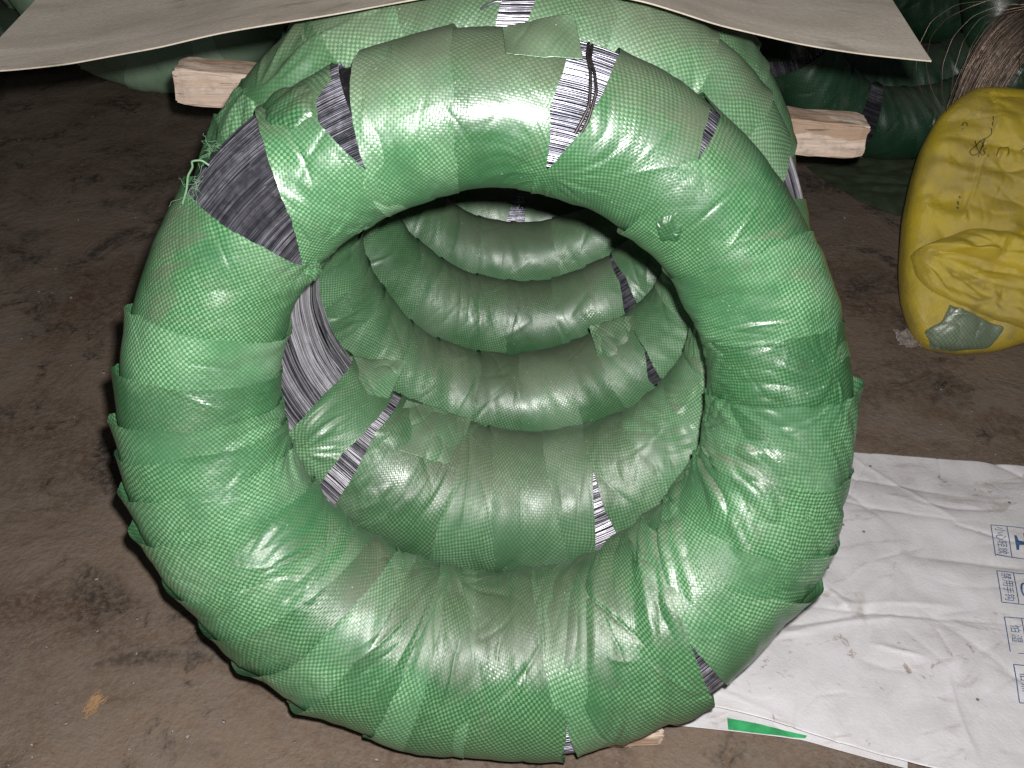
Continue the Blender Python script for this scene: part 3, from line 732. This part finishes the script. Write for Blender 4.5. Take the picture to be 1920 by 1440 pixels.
# ---- timber ---------------------------------------------------------------------
def timber(name, A, B, hh, dd, label, seed):
    """rough batten from A to B (centre line of the face), hh high, dd deep"""
    A, B = np.array(A, float), np.array(B, float); L = np.linalg.norm(B-A); ax = (B-A)/L
    yv = np.array([0, 1., 0]); zv = np.cross(ax, yv); zv /= np.linalg.norm(zv); zv = -zv if zv[2] < 0 else zv
    n = 90; ch = .004
    prof = []
    for sx, sz in ((-1, -1), (1, -1), (1, 1), (-1, 1)):
        for (a, b) in (((sx*(dd/2), sz*(hh/2-ch))), ((sx*(dd/2-ch), sz*hh/2))) if sx*sz > 0 else (((sx*(dd/2-ch), sz*hh/2)), ((sx*(dd/2), sz*(hh/2-ch)))):
            prof.append((a, b))
    prof = np.array(prof); dense = []
    for i in range(len(prof)):
        p, q = prof[i], prof[(i+1) % len(prof)]
        for k in range(6): dense.append(p + (q-p)*k/6)
    prof = np.array(dense); m_ = len(prof)
    s = np.linspace(0, 1, n); V = []
    for i, t in enumerate(s):
        end = min(t, 1-t)*L; sh = 1 - .10*np.exp(-end/.004)
        jit = .0013*pn(np.full(m_, t*L/.03), np.arange(m_)*.4, seed)
        r = prof*sh*(1 + jit[:, None]/.02)
        ex = .004*pn(np.arange(m_)*.6, seed*1.1, seed+2)*(1 if i in (0, n-1) else 0)
        V.append(A + ax*(t*L + ex[:, None]) + yv*r[:, :1] + zv*r[:, 1:])
    V = np.array(V); f = gridfaces(n, m_ )
    a = np.arange(n-1); extra = np.stack([a*m_+m_-1, (a+1)*m_+m_-1, (a+1)*m_, a*m_], -1)
    faces = [tuple(q) for q in np.vstack([f, extra])] + [tuple(range(m_))[::-1], tuple((n-1)*m_+np.arange(m_))]
    mid = (A+B)/2
    V = V.reshape(-1, 3)-mid
    me = bpy.data.meshes.new(name); me.from_pydata(V.tolist(), [], faces); me.validate(); me.update()
    o = link_mesh(name, me, WOOD, None, False); o.location = mid
    bm_fix(me); tag(o, label, 'timber'); return o
def bm_fix(me):
    import bmesh
    b = bmesh.new(); b.from_mesh(me); bmesh.ops.recalc_face_normals(b, faces=b.faces); b.to_mesh(me); b.free()
YT = 1.2085
timber('timber_batten', at_y(328, 165, YT)+np.array([0, .0225, 0]), at_y(1624, 271, YT)+np.array([0, .0225, 0]), .047, .043, 'long pale sawn batten wedged across the row, both ends sticking out left and right', 3)
pb = floor_pt(1243, 1390, 0.)
timber('wood_block', np.array([.06, pb[1]+.006, .0125]), np.array([pb[0]-.003, pb[1]+.010, .0125]), .024, .034, 'small pale wooden block showing under the bottom of the front coil', 5)

# ---- metal sheet on top -----------------------------------------------------------
Yf = .833
prof_px = [(-62, 133), (0, 130), (130, 117), (300, 90), (420, 62), (540, 38), (700, 8), (820, -12), (960, -24), (1100, -16), (1210, 6), (1345, 48), (1500, 78), (1620, 97), (1747, 113)]
fr = np.array([at_y(x, y, Yf) for x, y in prof_px]); fr = smooth_path(fr, 150)
v = np.linspace(0, 1, 70); D_ = .95
back = fr.copy(); back[:, 0] = fr[:, 0]*1.03 + .012; back[:, 1] += D_; back[:, 2] = .62 + .6*(fr[:, 2]-.62)
S_ = v[None, :, None]
Ps = fr[:, None]*(1-S_) + back[:, None]*S_
Ps[..., 2] += .003*pn(Ps[..., 0]*5, Ps[..., 1]*4, 8)
Ps[-8:, :, 0] += (.012*np.sin(v*9)*v)[None, :]
o = sheet('metal_sheet', Ps, PLATE, flip=False, thick=.0012); o.data.polygons.foreach_set('use_smooth', [False]*len(o.data.polygons)); tag(o, 'dusty grey metal sheet bowed over the tops of the coils', 'metal sheet')

# ---- hank of loose brown wire -------------------------------------------------------
hy = 1.52; hc = at_y(1942, 168, hy)
eh = empty('wire_hank', (hc[0], hc[1], 0)); tag(eh, 'hank of thin brown bare wire standing behind the yellow sack with stray loops', 'wire hank')
rs = np.random.RandomState(9); paths = []; tone = []
q = np.linspace(0, 2*np.pi, 90)
for k in range(330):
    g = rs.choice([0, 1, 2], p=[.42, .34, .24]); r = [.105, .086, .066][g] + rs.uniform(-.008, .008); yy = rs.uniform(-.03, .03)
    rz = r + .10; cz = hc[2] - .10
    wob = .0022*rs.randn()*np.cos(q*2+rs.rand()*6) + .0015*rs.randn()*np.cos(q*3+rs.rand()*6)
    paths.append(np.stack([hc[0] + (r+wob)*np.cos(q), hc[1] + yy + .01*np.cos(q+k) + .25*(rz)*np.sin(q), cz + (rz+wob)*np.sin(q)], 1)); tone.append(rs.rand()**2)
ob = tubes('hank_wires', paths, .0006, WIRE_BROWN, eh, 4, tone); tag(ob, kind='stuff')
for pts in ([(1745, 195), (1722, 165), (1714, 130), (1722, 90), (1750, 45), (1800, 15), (1870, 5), (1925, 10)],
            [(1765, 205), (1748, 170), (1742, 130), (1750, 75), (1775, 35), (1815, 8), (1850, -8)],
            [(1770, 200), (1760, 165), (1766, 120), (1790, 75), (1830, 38), (1880, 15), (1925, 8)],
            [(1788, 178), (1795, 130), (1818, 85), (1855, 45), (1925, 22)],
            [(1776, 180), (1782, 130), (1806, 80), (1845, 40), (1925, 14)],
            [(1925, 160), (1910, 150), (1905, 130), (1912, 110), (1925, 98)]):
    P = smooth_path(np.array([at_y(x, y, hy-.06) for x, y in pts]), 60); P[:, 1] += .015*np.sin(np.linspace(0, 5, 60)+pts[0][0])
    tubes('stray_wire', [P], .00045, WIRE_BROWN, eh, 5, [.9])

# ---- yellow sack ----------------------------------------------------------------------
s0 = floor_pt(1830, 660, .012)
tilt = R_(52)                                   # elevation of the sack face's normal
sn = np.array([0, -math.cos(tilt), math.sin(tilt)]); su = np.array([0, math.sin(tilt), math.cos(tilt)]); sxv = np.array([1., 0, 0])
sn = sn/np.linalg.norm(sn)
def sack_plane(px, py, h=0.):
    d = ray(px, py); o = np.array([0, 0, CAMH]); p0 = s0 + sn*h
    t = ((p0-o)@sn)/(d@sn); p = o + t*d; return np.array([(p-s0)@sxv, (p-s0)@su])
es = empty('yellow_sack', s0); tag(es, 'stuffed yellow woven plastic sack with folded mouth and grey green patch, at the right edge', 'sack')
out_px = [(1790, 190), (1760, 218), (1732, 270), (1714, 330), (1700, 400), (1693, 500), (1697, 560), (1712, 610), (1738, 652), (1800, 663), (1870, 659), (1930, 640), (2030, 625), (2130, 600), (2190, 520), (2200, 380), (2180, 260), (2120, 200), (2020, 178), (1920, 174), (1862, 168), (1822, 168)]
OUT = np.array([sack_plane(x, y) for x, y in out_px]); C0 = OUT.mean(0)
def sack_h(p):
    """height of the sack's front above its plane at plane point(s) p"""
    x, y = p[..., 0], p[..., 1]
    e = np.exp(-((x+.13)/.10)**2)
    h = .004*pn(x/.10, y/.07, 61) + (.0045*pn((y+.30*x)/.026, x/.16, 62) - .0030*crease((y+.22*x)/.05, x/.12, 63, 8))*(.35+e) - .0012*crease(x/.06, (y+.5*x)/.09, 64, 14) + .0010*pn((x-.2*y)/.02, y/.12, 66)*(1-e)
    h = h + .014*(np.abs(pn((x+.3*y)/.12, (y-.2*x)/.10, 90))-.3) + .008*(np.abs(pn((x-.6*y)/.08, (y+.3*x)/.07, 91))-.3)
    h = h + ridges(x, y, (-.25, .3, -.05, .45), 80, 67, (.0018, .006), (.05, .18), (.002, .0070), (-.25, .45)) + ridges(x, y, (-.25, .3, -.05, .45), 50, 68, (.001, .003), (.02, .09), (.0008, .0026), (1.3, .5))
    return h
def sack_edge(p):
    return p
seam = np.array([sack_plane(*q) for q in [(1852, 225), (1838, 275), (1822, 315), (1802, 385), (1780, 440)]])
def seam_step(p):
    xs = np.interp(p[..., 1], seam[::-1, 1], seam[::-1, 0]); d = p[..., 0]-xs
    up = np.clip((p[..., 1]-seam[-1, 1])/.02, 0, 1)
    return (.004/(1+np.exp(-d/.0012)) + .003*np.exp(-(d/.003)**2))*up
q = smooth_path(np.vstack([OUT, OUT[:1]]), 241)[:-1]
nr = 120
s = np.sin(np.linspace(0, np.pi/2, nr))
A = C0 + s[None, :, None]*(q[:, None]-C0)
def dome(sv, T): return T*np.clip(1-sv**9, 0, 1)**.5
q = q + .0035*np.stack([pn(np.arange(240)*.11, np.zeros(240), 3), pn(np.arange(240)*.11, np.zeros(240), 4)], 1) + .0015*np.stack([pn(np.arange(240)*.4, np.zeros(240), 5), pn(np.arange(240)*.4, np.zeros(240), 6)], 1)
Hs = dome(s, .04)[None] + (sack_h(A) + seam_step(A))*(1-s[None]**8)
Pk = s0 + A[..., :1]*sxv + A[..., 1:]*su + Hs[..., None]*sn
Vs = Pk.reshape(-1, 3); Fs = gridfaces(240, nr, closed_u=True)
Hb = -dome(s, .07)[None]*np.ones((240, 1)); Pb = s0 + A[..., :1]*sxv + A[..., 1:]*su + Hb[..., None]*sn
Pb[..., 2] = np.maximum(Pb[..., 2], .001)
V2 = np.vstack([Vs, Pb.reshape(-1, 3)]); F2 = np.vstack([Fs, Fs[:, ::-1]+len(Vs)])
uvS = np.tile(A.reshape(-1, 2), (2, 1))
raw('sack_body', V2, F2, YELLOW, es, True, uvS)
bvh = BVHTree.FromPolygons([Vector(p) for p in Vs], Fs.tolist())
def on_sack(px, py, lift=.001):
    d = ray(px, py); h = bvh.ray_cast(Vector((0, 0, CAMH)), Vector(d).normalized())
    p = np.array(h[0]) if h[0] is not None else s0 + sack_plane(px, py)[0]*sxv + sack_plane(px, py)[1]*su
    return p + sn*lift
def sack_layer(name, outl, m, height, seed, amp, fan=None, nr=44, na=150, power=6):
    o = np.array([on_sack(*p, 0) for p in outl]); o = np.vstack([o, o[:1]]); q = smooth_path(o, na+1)[:-1]
    cpx = np.mean(outl, 0); c0 = on_sack(*cpx, 0)
    s = np.sin(np.linspace(0, np.pi/2, nr)); P = c0 + s[None, :, None]*(q[:, None]-c0)
    # drape onto the sack
    V = P.reshape(-1, 3); W = np.empty_like(V)
    for i, p in enumerate(V):
        h = bvh.ray_cast(Vector(p + sn*.15), Vector(-sn)); W[i] = np.array(h[0]) if h[0] is not None else p
    P = W.reshape(P.shape); x = (P-s0)@sxv; y = (P-s0)@su
    hh = height*np.clip(1-s**power, 0, 1)[None]**.5 + .0012 + amp*(pn((x-.4*y)/.028, y/.05, seed) - .9*crease((x-.5*y)/.035, (y+.3*x)/.06, seed+1, 8) + .6*(np.abs(pn((x+.4*y)/.03, y/.03, seed+2))-.3))*(1-.6*s[None]**6)
    hh = hh + (.35 if name == 'green_patch' else 1.)*ridges(x, y, (-.2, .3, -.02, .25), 70, seed+40, (.0012, .004), (.03, .12), (.0012, .0042), (-.5, .8))*(1-.7*s[None]**6)
    if fan is not None:
        q0 = on_sack(*fan, 0) - s0; du, dv = x-q0@sxv, y-q0@su; dd = np.hypot(du, dv); al = np.arctan2(dv, du)
        hh = hh + .0045*np.clip(dd/.03, 0, 1)*np.exp(-dd/.16)*(pn(al*5, dd*8, seed+3) - .9*crease(al*3.3, dd*6, seed+4, 9))*(1-.7*s[None]**6)
    P = P + hh[..., None]*sn
    return raw(name, P.reshape(-1, 3), gridfaces(na, nr, closed_u=True), m, es, True, np.stack([x, y], -1).reshape(-1, 2))
sack_layer('folded_mouth', [(1706, 482), (1716, 466), (1780, 462), (1850, 480), (1925, 500), (2050, 520), (2080, 600), (2030, 640), (1925, 622), (1860, 600), (1800, 572), (1745, 548), (1716, 520)], YELLOW, .016, 71, .0022, fan=(1712, 485), power=9)
sack_layer('folded_roll', [(1722, 466), (1755, 452), (1810, 432), (1880, 438), (1925, 455), (2060, 480), (2070, 540), (1925, 522), (1850, 502), (1790, 482), (1745, 480)], YELLOW, .034, 75, .0020, fan=(1700, 470), power=3)
sack_layer('green_patch', [(1780, 572), (1830, 592), (1884, 614), (1872, 632), (1852, 654), (1790, 660), (1745, 655), (1730, 622), (1765, 604)], PATCH, .0045, 77, .0012, power=12)
for k, pts in enumerate([[(1803, 236), (1806, 230), (1812, 230), (1814, 236)], [(1804, 241), (1806, 243)],
            [(1862, 218), (1862, 226)], [(1862, 228), (1860, 236)], [(1858, 240), (1860, 250), (1852, 258), (1842, 262), (1838, 266)],
            [(1838, 264), (1828, 276), (1816, 282), (1820, 294), (1836, 288), (1846, 272), (1840, 266)], [(1828, 264), (1832, 280), (1842, 292)], [(1846, 262), (1838, 282), (1834, 294)],
            [(1850, 278), (1842, 282), (1848, 286), (1843, 292), (1854, 293)], [(1868, 292), (1872, 280), (1878, 276)], [(1880, 278), (1890, 276), (1892, 286), (1888, 292)],
            [(1914, 284), (1919, 278), (1924, 286)], [(1798, 368), (1800, 372)], [(1795, 378), (1797, 384)], [(1793, 389), (1797, 391)]]):
    P = smooth_path(np.array([on_sack(x, y, .0004) for x, y in pts]), 14)
    tubes('marker_stroke', [P], .0008 if k < 12 else .0014, INK_BLACK, es, 4)

# ---- white bag on the floor -------------------------------------------------------------
def bag_patch(top, bot, nu, nv, z0, seed, amp):
    T_ = smooth_path(np.array([floor_pt(*p) for p in top]), nu); B_ = smooth_path(np.array([floor_pt(*p) for p in bot]), nu)
    t = np.linspace(0, 1, nv)[None, :, None]; P = T_[:, None]*(1-t) + B_[:, None]*t
    P[..., 2] = z0 + bag_z(P[..., 0], P[..., 1], seed, amp)
    return P
def bag_z(x, y, seed, amp):
    g = ridges(x, y, (.1, .95, .45, 1.05), 110, seed, (.0018, .006), (.06, .30), (.0010, .0034), (-.25, .5)) + ridges(x, y, (.1, .95, .45, 1.05), 60, seed+9, (.0012, .003), (.03, .12), (.0008, .0020), (1.1, .6))
    return amp*np.maximum(.0045 + .0042*pn(x/.16, y/.10, seed) + .0008*pn(x/.03, y/.03, seed+1) + g, -.004)
eb = empty('paper_bag', floor_pt(1650, 1150)); tag(eb, 'flattened white paper bag with blue handling marks lying on the floor at the lower right', 'bag')
Z0 = .008
TOP = [(1440, 850), (1590, 862), (1700, 868), (1820, 877), (1925, 888), (2050, 900)]
BOT = [(1215, 1300), (1330, 1335), (1430, 1362), (1500, 1384), (1600, 1412), (1690, 1438), (1800, 1470), (1960, 1520)]
P = bag_patch(TOP, BOT, 260, 220, Z0, 81, 1.); sheet('upper_sheet', P, BAG, eb, thick=.0007)
P = bag_patch([(1200, 1250), (1400, 1280), (1600, 1350), (1700, 1390)], [(1225, 1352), (1262, 1364), (1365, 1374), (1500, 1389), (1620, 1424), (1700, 1446)], 240, 110, .0025, 83, .35)
sheet('lower_sheet', P, BAG, eb, thick=.0007)
P = bag_patch([(1362, 1352), (1420, 1362), (1512, 1384)], [(1364, 1373.5), (1430, 1381), (1508, 1389)], 60, 20, .0046, 83, .35)
sheet('green_band', P, BAG_GREEN, eb)
def bag_pt(p, lift=.0013):
    z = Z0 + bag_z(p[..., 0], p[..., 1], 81, 1.) + lift; q = np.array(p); q[..., 2] = z; return q
def ribbon(a, b, w_, lift=.0014, n=40):
    a, b = np.asarray(a, float), np.asarray(b, float); t = np.linspace(0, 1, n)[:, None]; c = a + (b-a)*t
    d = (b-a)/np.linalg.norm(b-a); s_ = np.array([-d[1], d[0], 0])*w_/2
    P = np.stack([c-s_, c+s_], 1); return bag_pt(P, lift)
def glyph_mesh(txt):
    cu = bpy.data.curves.new('t', 'FONT'); cu.body = txt; ob = bpy.data.objects.new('t', cu); col.objects.link(ob)
    bpy.context.view_layer.update(); me = bpy.data.meshes.new_from_object(ob); bpy.data.objects.remove(ob); bpy.data.curves.remove(cu)
    V = np.array([v.co[:2] for v in me.vertices]) if len(me.vertices) else np.zeros((0, 2)); Fc = [tuple(p.vertices) for p in me.polygons]
    bpy.data.meshes.remove(me); return V, Fc
boxes = [((1851, 999), (1860, 1057), (1881, 1002), '小心轻放', 0), ((1862, 1085), (1871, 1145), (1893, 1088), '禁用手钩', 1),
         ((1876, 1171), (1887, 1236), (1908, 1174), '怕 湿', 2), ((1893, 1260), (1905, 1330), (1926, 1263), '怕 热', 3)]
for tl, bl, dv, txt, kd in boxes:
    TL, BL, DV = floor_pt(*tl), floor_pt(*bl), floor_pt(*dv); a = DV-TL; b = BL-TL
    fm = []
    W_ = 3.4
    segs = [(TL, TL+b), (TL, TL+a*W_), (TL+b, TL+b+a*W_), (TL+a, TL+a+b), (TL+a*W_, TL+a*W_+b)]
    VV, FF, n0 = [], [], 0
    for p, q_ in segs:
        P = ribbon(p, q_, .0011); VV.append(P.reshape(-1, 3)); FF.append(gridfaces(P.shape[0], 2)+n0); n0 += P.shape[0]*2
    raw('print_frame', np.vstack(VV), np.vstack(FF), INK_BLUE, eb, False)
    chars = [ch for ch in txt if ch != ' ']; m_ = len(chars); VV, FF, n0 = [], [], 0
    lo, hi = (.06, .94) if m_ == 4 else (.22, .80)
    for i, ch in enumerate(chars):
        V, Fc = glyph_mesh(ch)
        if not len(V): continue
        mn, mx = V.min(0), V.max(0); V = (V-mn)/(mx-mn+1e-6)
        c0_ = lo + (hi-lo)*i/m_; cw = (hi-lo)/m_*(.9 if m_ == 4 else .72)
        X_ = .22 + V[:, 1]*.62; Y_ = c0_ + V[:, 0]*cw
        P = TL + X_[:, None]*a + Y_[:, None]*b; VV.append(bag_pt(P, .0016)); FF += [tuple(k+n0 for k in f) for f in Fc]; n0 += len(V)
    if VV: raw('print_text', np.vstack(VV), FF, INK_BLUE, eb, False)
    # pictograms: goblet, hook, umbrella, sun - upright towards the right
    def shape(poly, lift=.0017):
        P = np.array([TL + a*x + b*y for x, y in poly]); return bag_pt(P, lift)
    if kd == 0:
        raw('print_goblet', *(lambda A_, B_: (np.vstack([A_, B_]), [tuple(range(len(A_))), tuple(range(len(A_), len(A_)+len(B_)))]))(
            shape([(1.35, .28), (1.5, .28), (1.58, .44), (1.95, .46), (1.95, .56), (1.58, .58), (1.5, .74), (1.35, .74)]),
            shape([(1.95+.75*math.sin(x)*.9, .51-.34*math.cos(x)) for x in np.linspace(0, np.pi/2, 9)] + [(2.62, .85)] + [(1.95+.1, .80)][:0] + [(1.95+.67*math.cos(x), .51+.34*math.sin(x)) for x in np.linspace(.1, np.pi/2, 9)])), INK_BLUE, eb, False)
    if kd == 1:
        pts = [(1.55+.28*math.cos(x), .55+.22*math.sin(x)) for x in np.linspace(.6, 4.6, 14)] + [(2.4, .42), (2.9, .42)]
        P = shape(pts, .0016); N_ = len(P); side = np.gradient(P, axis=0); side = np.stack([-side[:, 1], side[:, 0], 0*side[:, 0]], 1); side /= np.linalg.norm(side, axis=1)[:, None]
        Q = np.stack([P-side*.0011, P+side*.0011], 1); raw('print_hook', Q.reshape(-1, 3), gridfaces(N_, 2), INK_BLUE, eb, False)

# ---- small things on the floor --------------------------------------------------------------
rs = np.random.RandomState(12)
p0 = floor_pt(176, 1323); paths = []
for k in range(90):
    a = rs.randn()*.25 + 1.0; c = p0 + np.array([rs.randn()*.0035 + .0, rs.randn()*.0055, .0016+.003*rs.rand()]); L = .006+.008*rs.rand()
    d = np.array([math.cos(a), math.sin(a), 0])*L/2; mm = rs.randn(3)*.0015
    paths.append(smooth_path(np.array([c-d, c+mm, c+d]), 7))
tag(tubes('wood_shavings', paths, .00042, STRAW, None, 4), 'small tuft of orange brown shavings on the concrete at the lower left', 'shavings')
p0 = floor_pt(1707, 640); g = np.linspace(-1, 1, 26); X_, Y_ = np.meshgrid(g, g, indexing='ij')
rr = np.clip(1-(X_**2+Y_**2)*.5, 0, 1)
P = np.stack([p0[0]+X_*.022, p0[1]+Y_*.02, .003+.010*np.abs(pn(X_*2.2, Y_*2.2, 91))+.004*facet(X_*3, Y_*3, 92)], -1)
P[..., 0] += .006*pn(Y_*2, X_, 93); P[..., 1] += .006*pn(X_*2, Y_, 94)
tag(sheet('plastic_film_scrap', P, CLEAR, thick=.0003), 'crumpled scrap of dirty clear film on the floor by the yellow sack', 'plastic scrap')
def film(outl, name, m, label, z=.003, seed=95):
    o = np.array([floor_pt(*p) for p in outl]); q = smooth_path(np.vstack([o, o[:1]]), 121)[:-1]; c0 = q.mean(0); s = np.linspace(0, 1, 40)
    P = c0 + s[None, :, None]*(q[:, None]-c0); P[..., 2] = z + .003*np.abs(pn(P[..., 0]/.06, P[..., 1]/.04, seed)) + .002*facet(P[..., 0]/.08, P[..., 1]/.05, seed+1)
    return tag(raw(name, P.reshape(-1, 3), gridfaces(120, 40, closed_u=True), m, None, True, P[..., :2].reshape(-1, 2)), label, 'plastic scrap')
film([(1510, 318), (1560, 306), (1640, 298), (1740, 296), (1790, 330), (1790, 420), (1700, 412), (1650, 400), (1600, 375), (1550, 345)], 'plastic_wrap_scrap', FILM, 'dusty green torn wrap lying flat on the floor below the batten end')
VV, FF, n0 = [], [], 0                     # grit and crumbs of concrete on the floor
cube = np.array([[x, y, z] for x in (-1, 1) for y in (-1, 1) for z in (0, 1.)]); cf = np.array([[0, 1, 3, 2], [4, 6, 7, 5], [0, 4, 5, 1], [2, 3, 7, 6], [0, 2, 6, 4], [1, 5, 7, 3]])
for k in range(1100):
    c = floor_pt(rs.uniform(-40, 1960), rs.uniform(200, 1500)); sz = .0003+.0016*rs.rand()**4; a = rs.rand()*6.28
    v_ = cube*sz*rs.uniform(.5, 1.3, 3) + rs.randn(8, 3)*sz*.25; v_ = np.stack([v_[:, 0]*math.cos(a)-v_[:, 1]*math.sin(a), v_[:, 0]*math.sin(a)+v_[:, 1]*math.cos(a), v_[:, 2]], 1)
    VV.append(v_+np.array([c[0], c[1], -.001])); FF.append(cf+n0); n0 += 8
tag(raw('grit', np.vstack(VV), np.vstack(FF), plain('pale_grit', (.30, .26, .23), .8), None, False), kind='stuff')
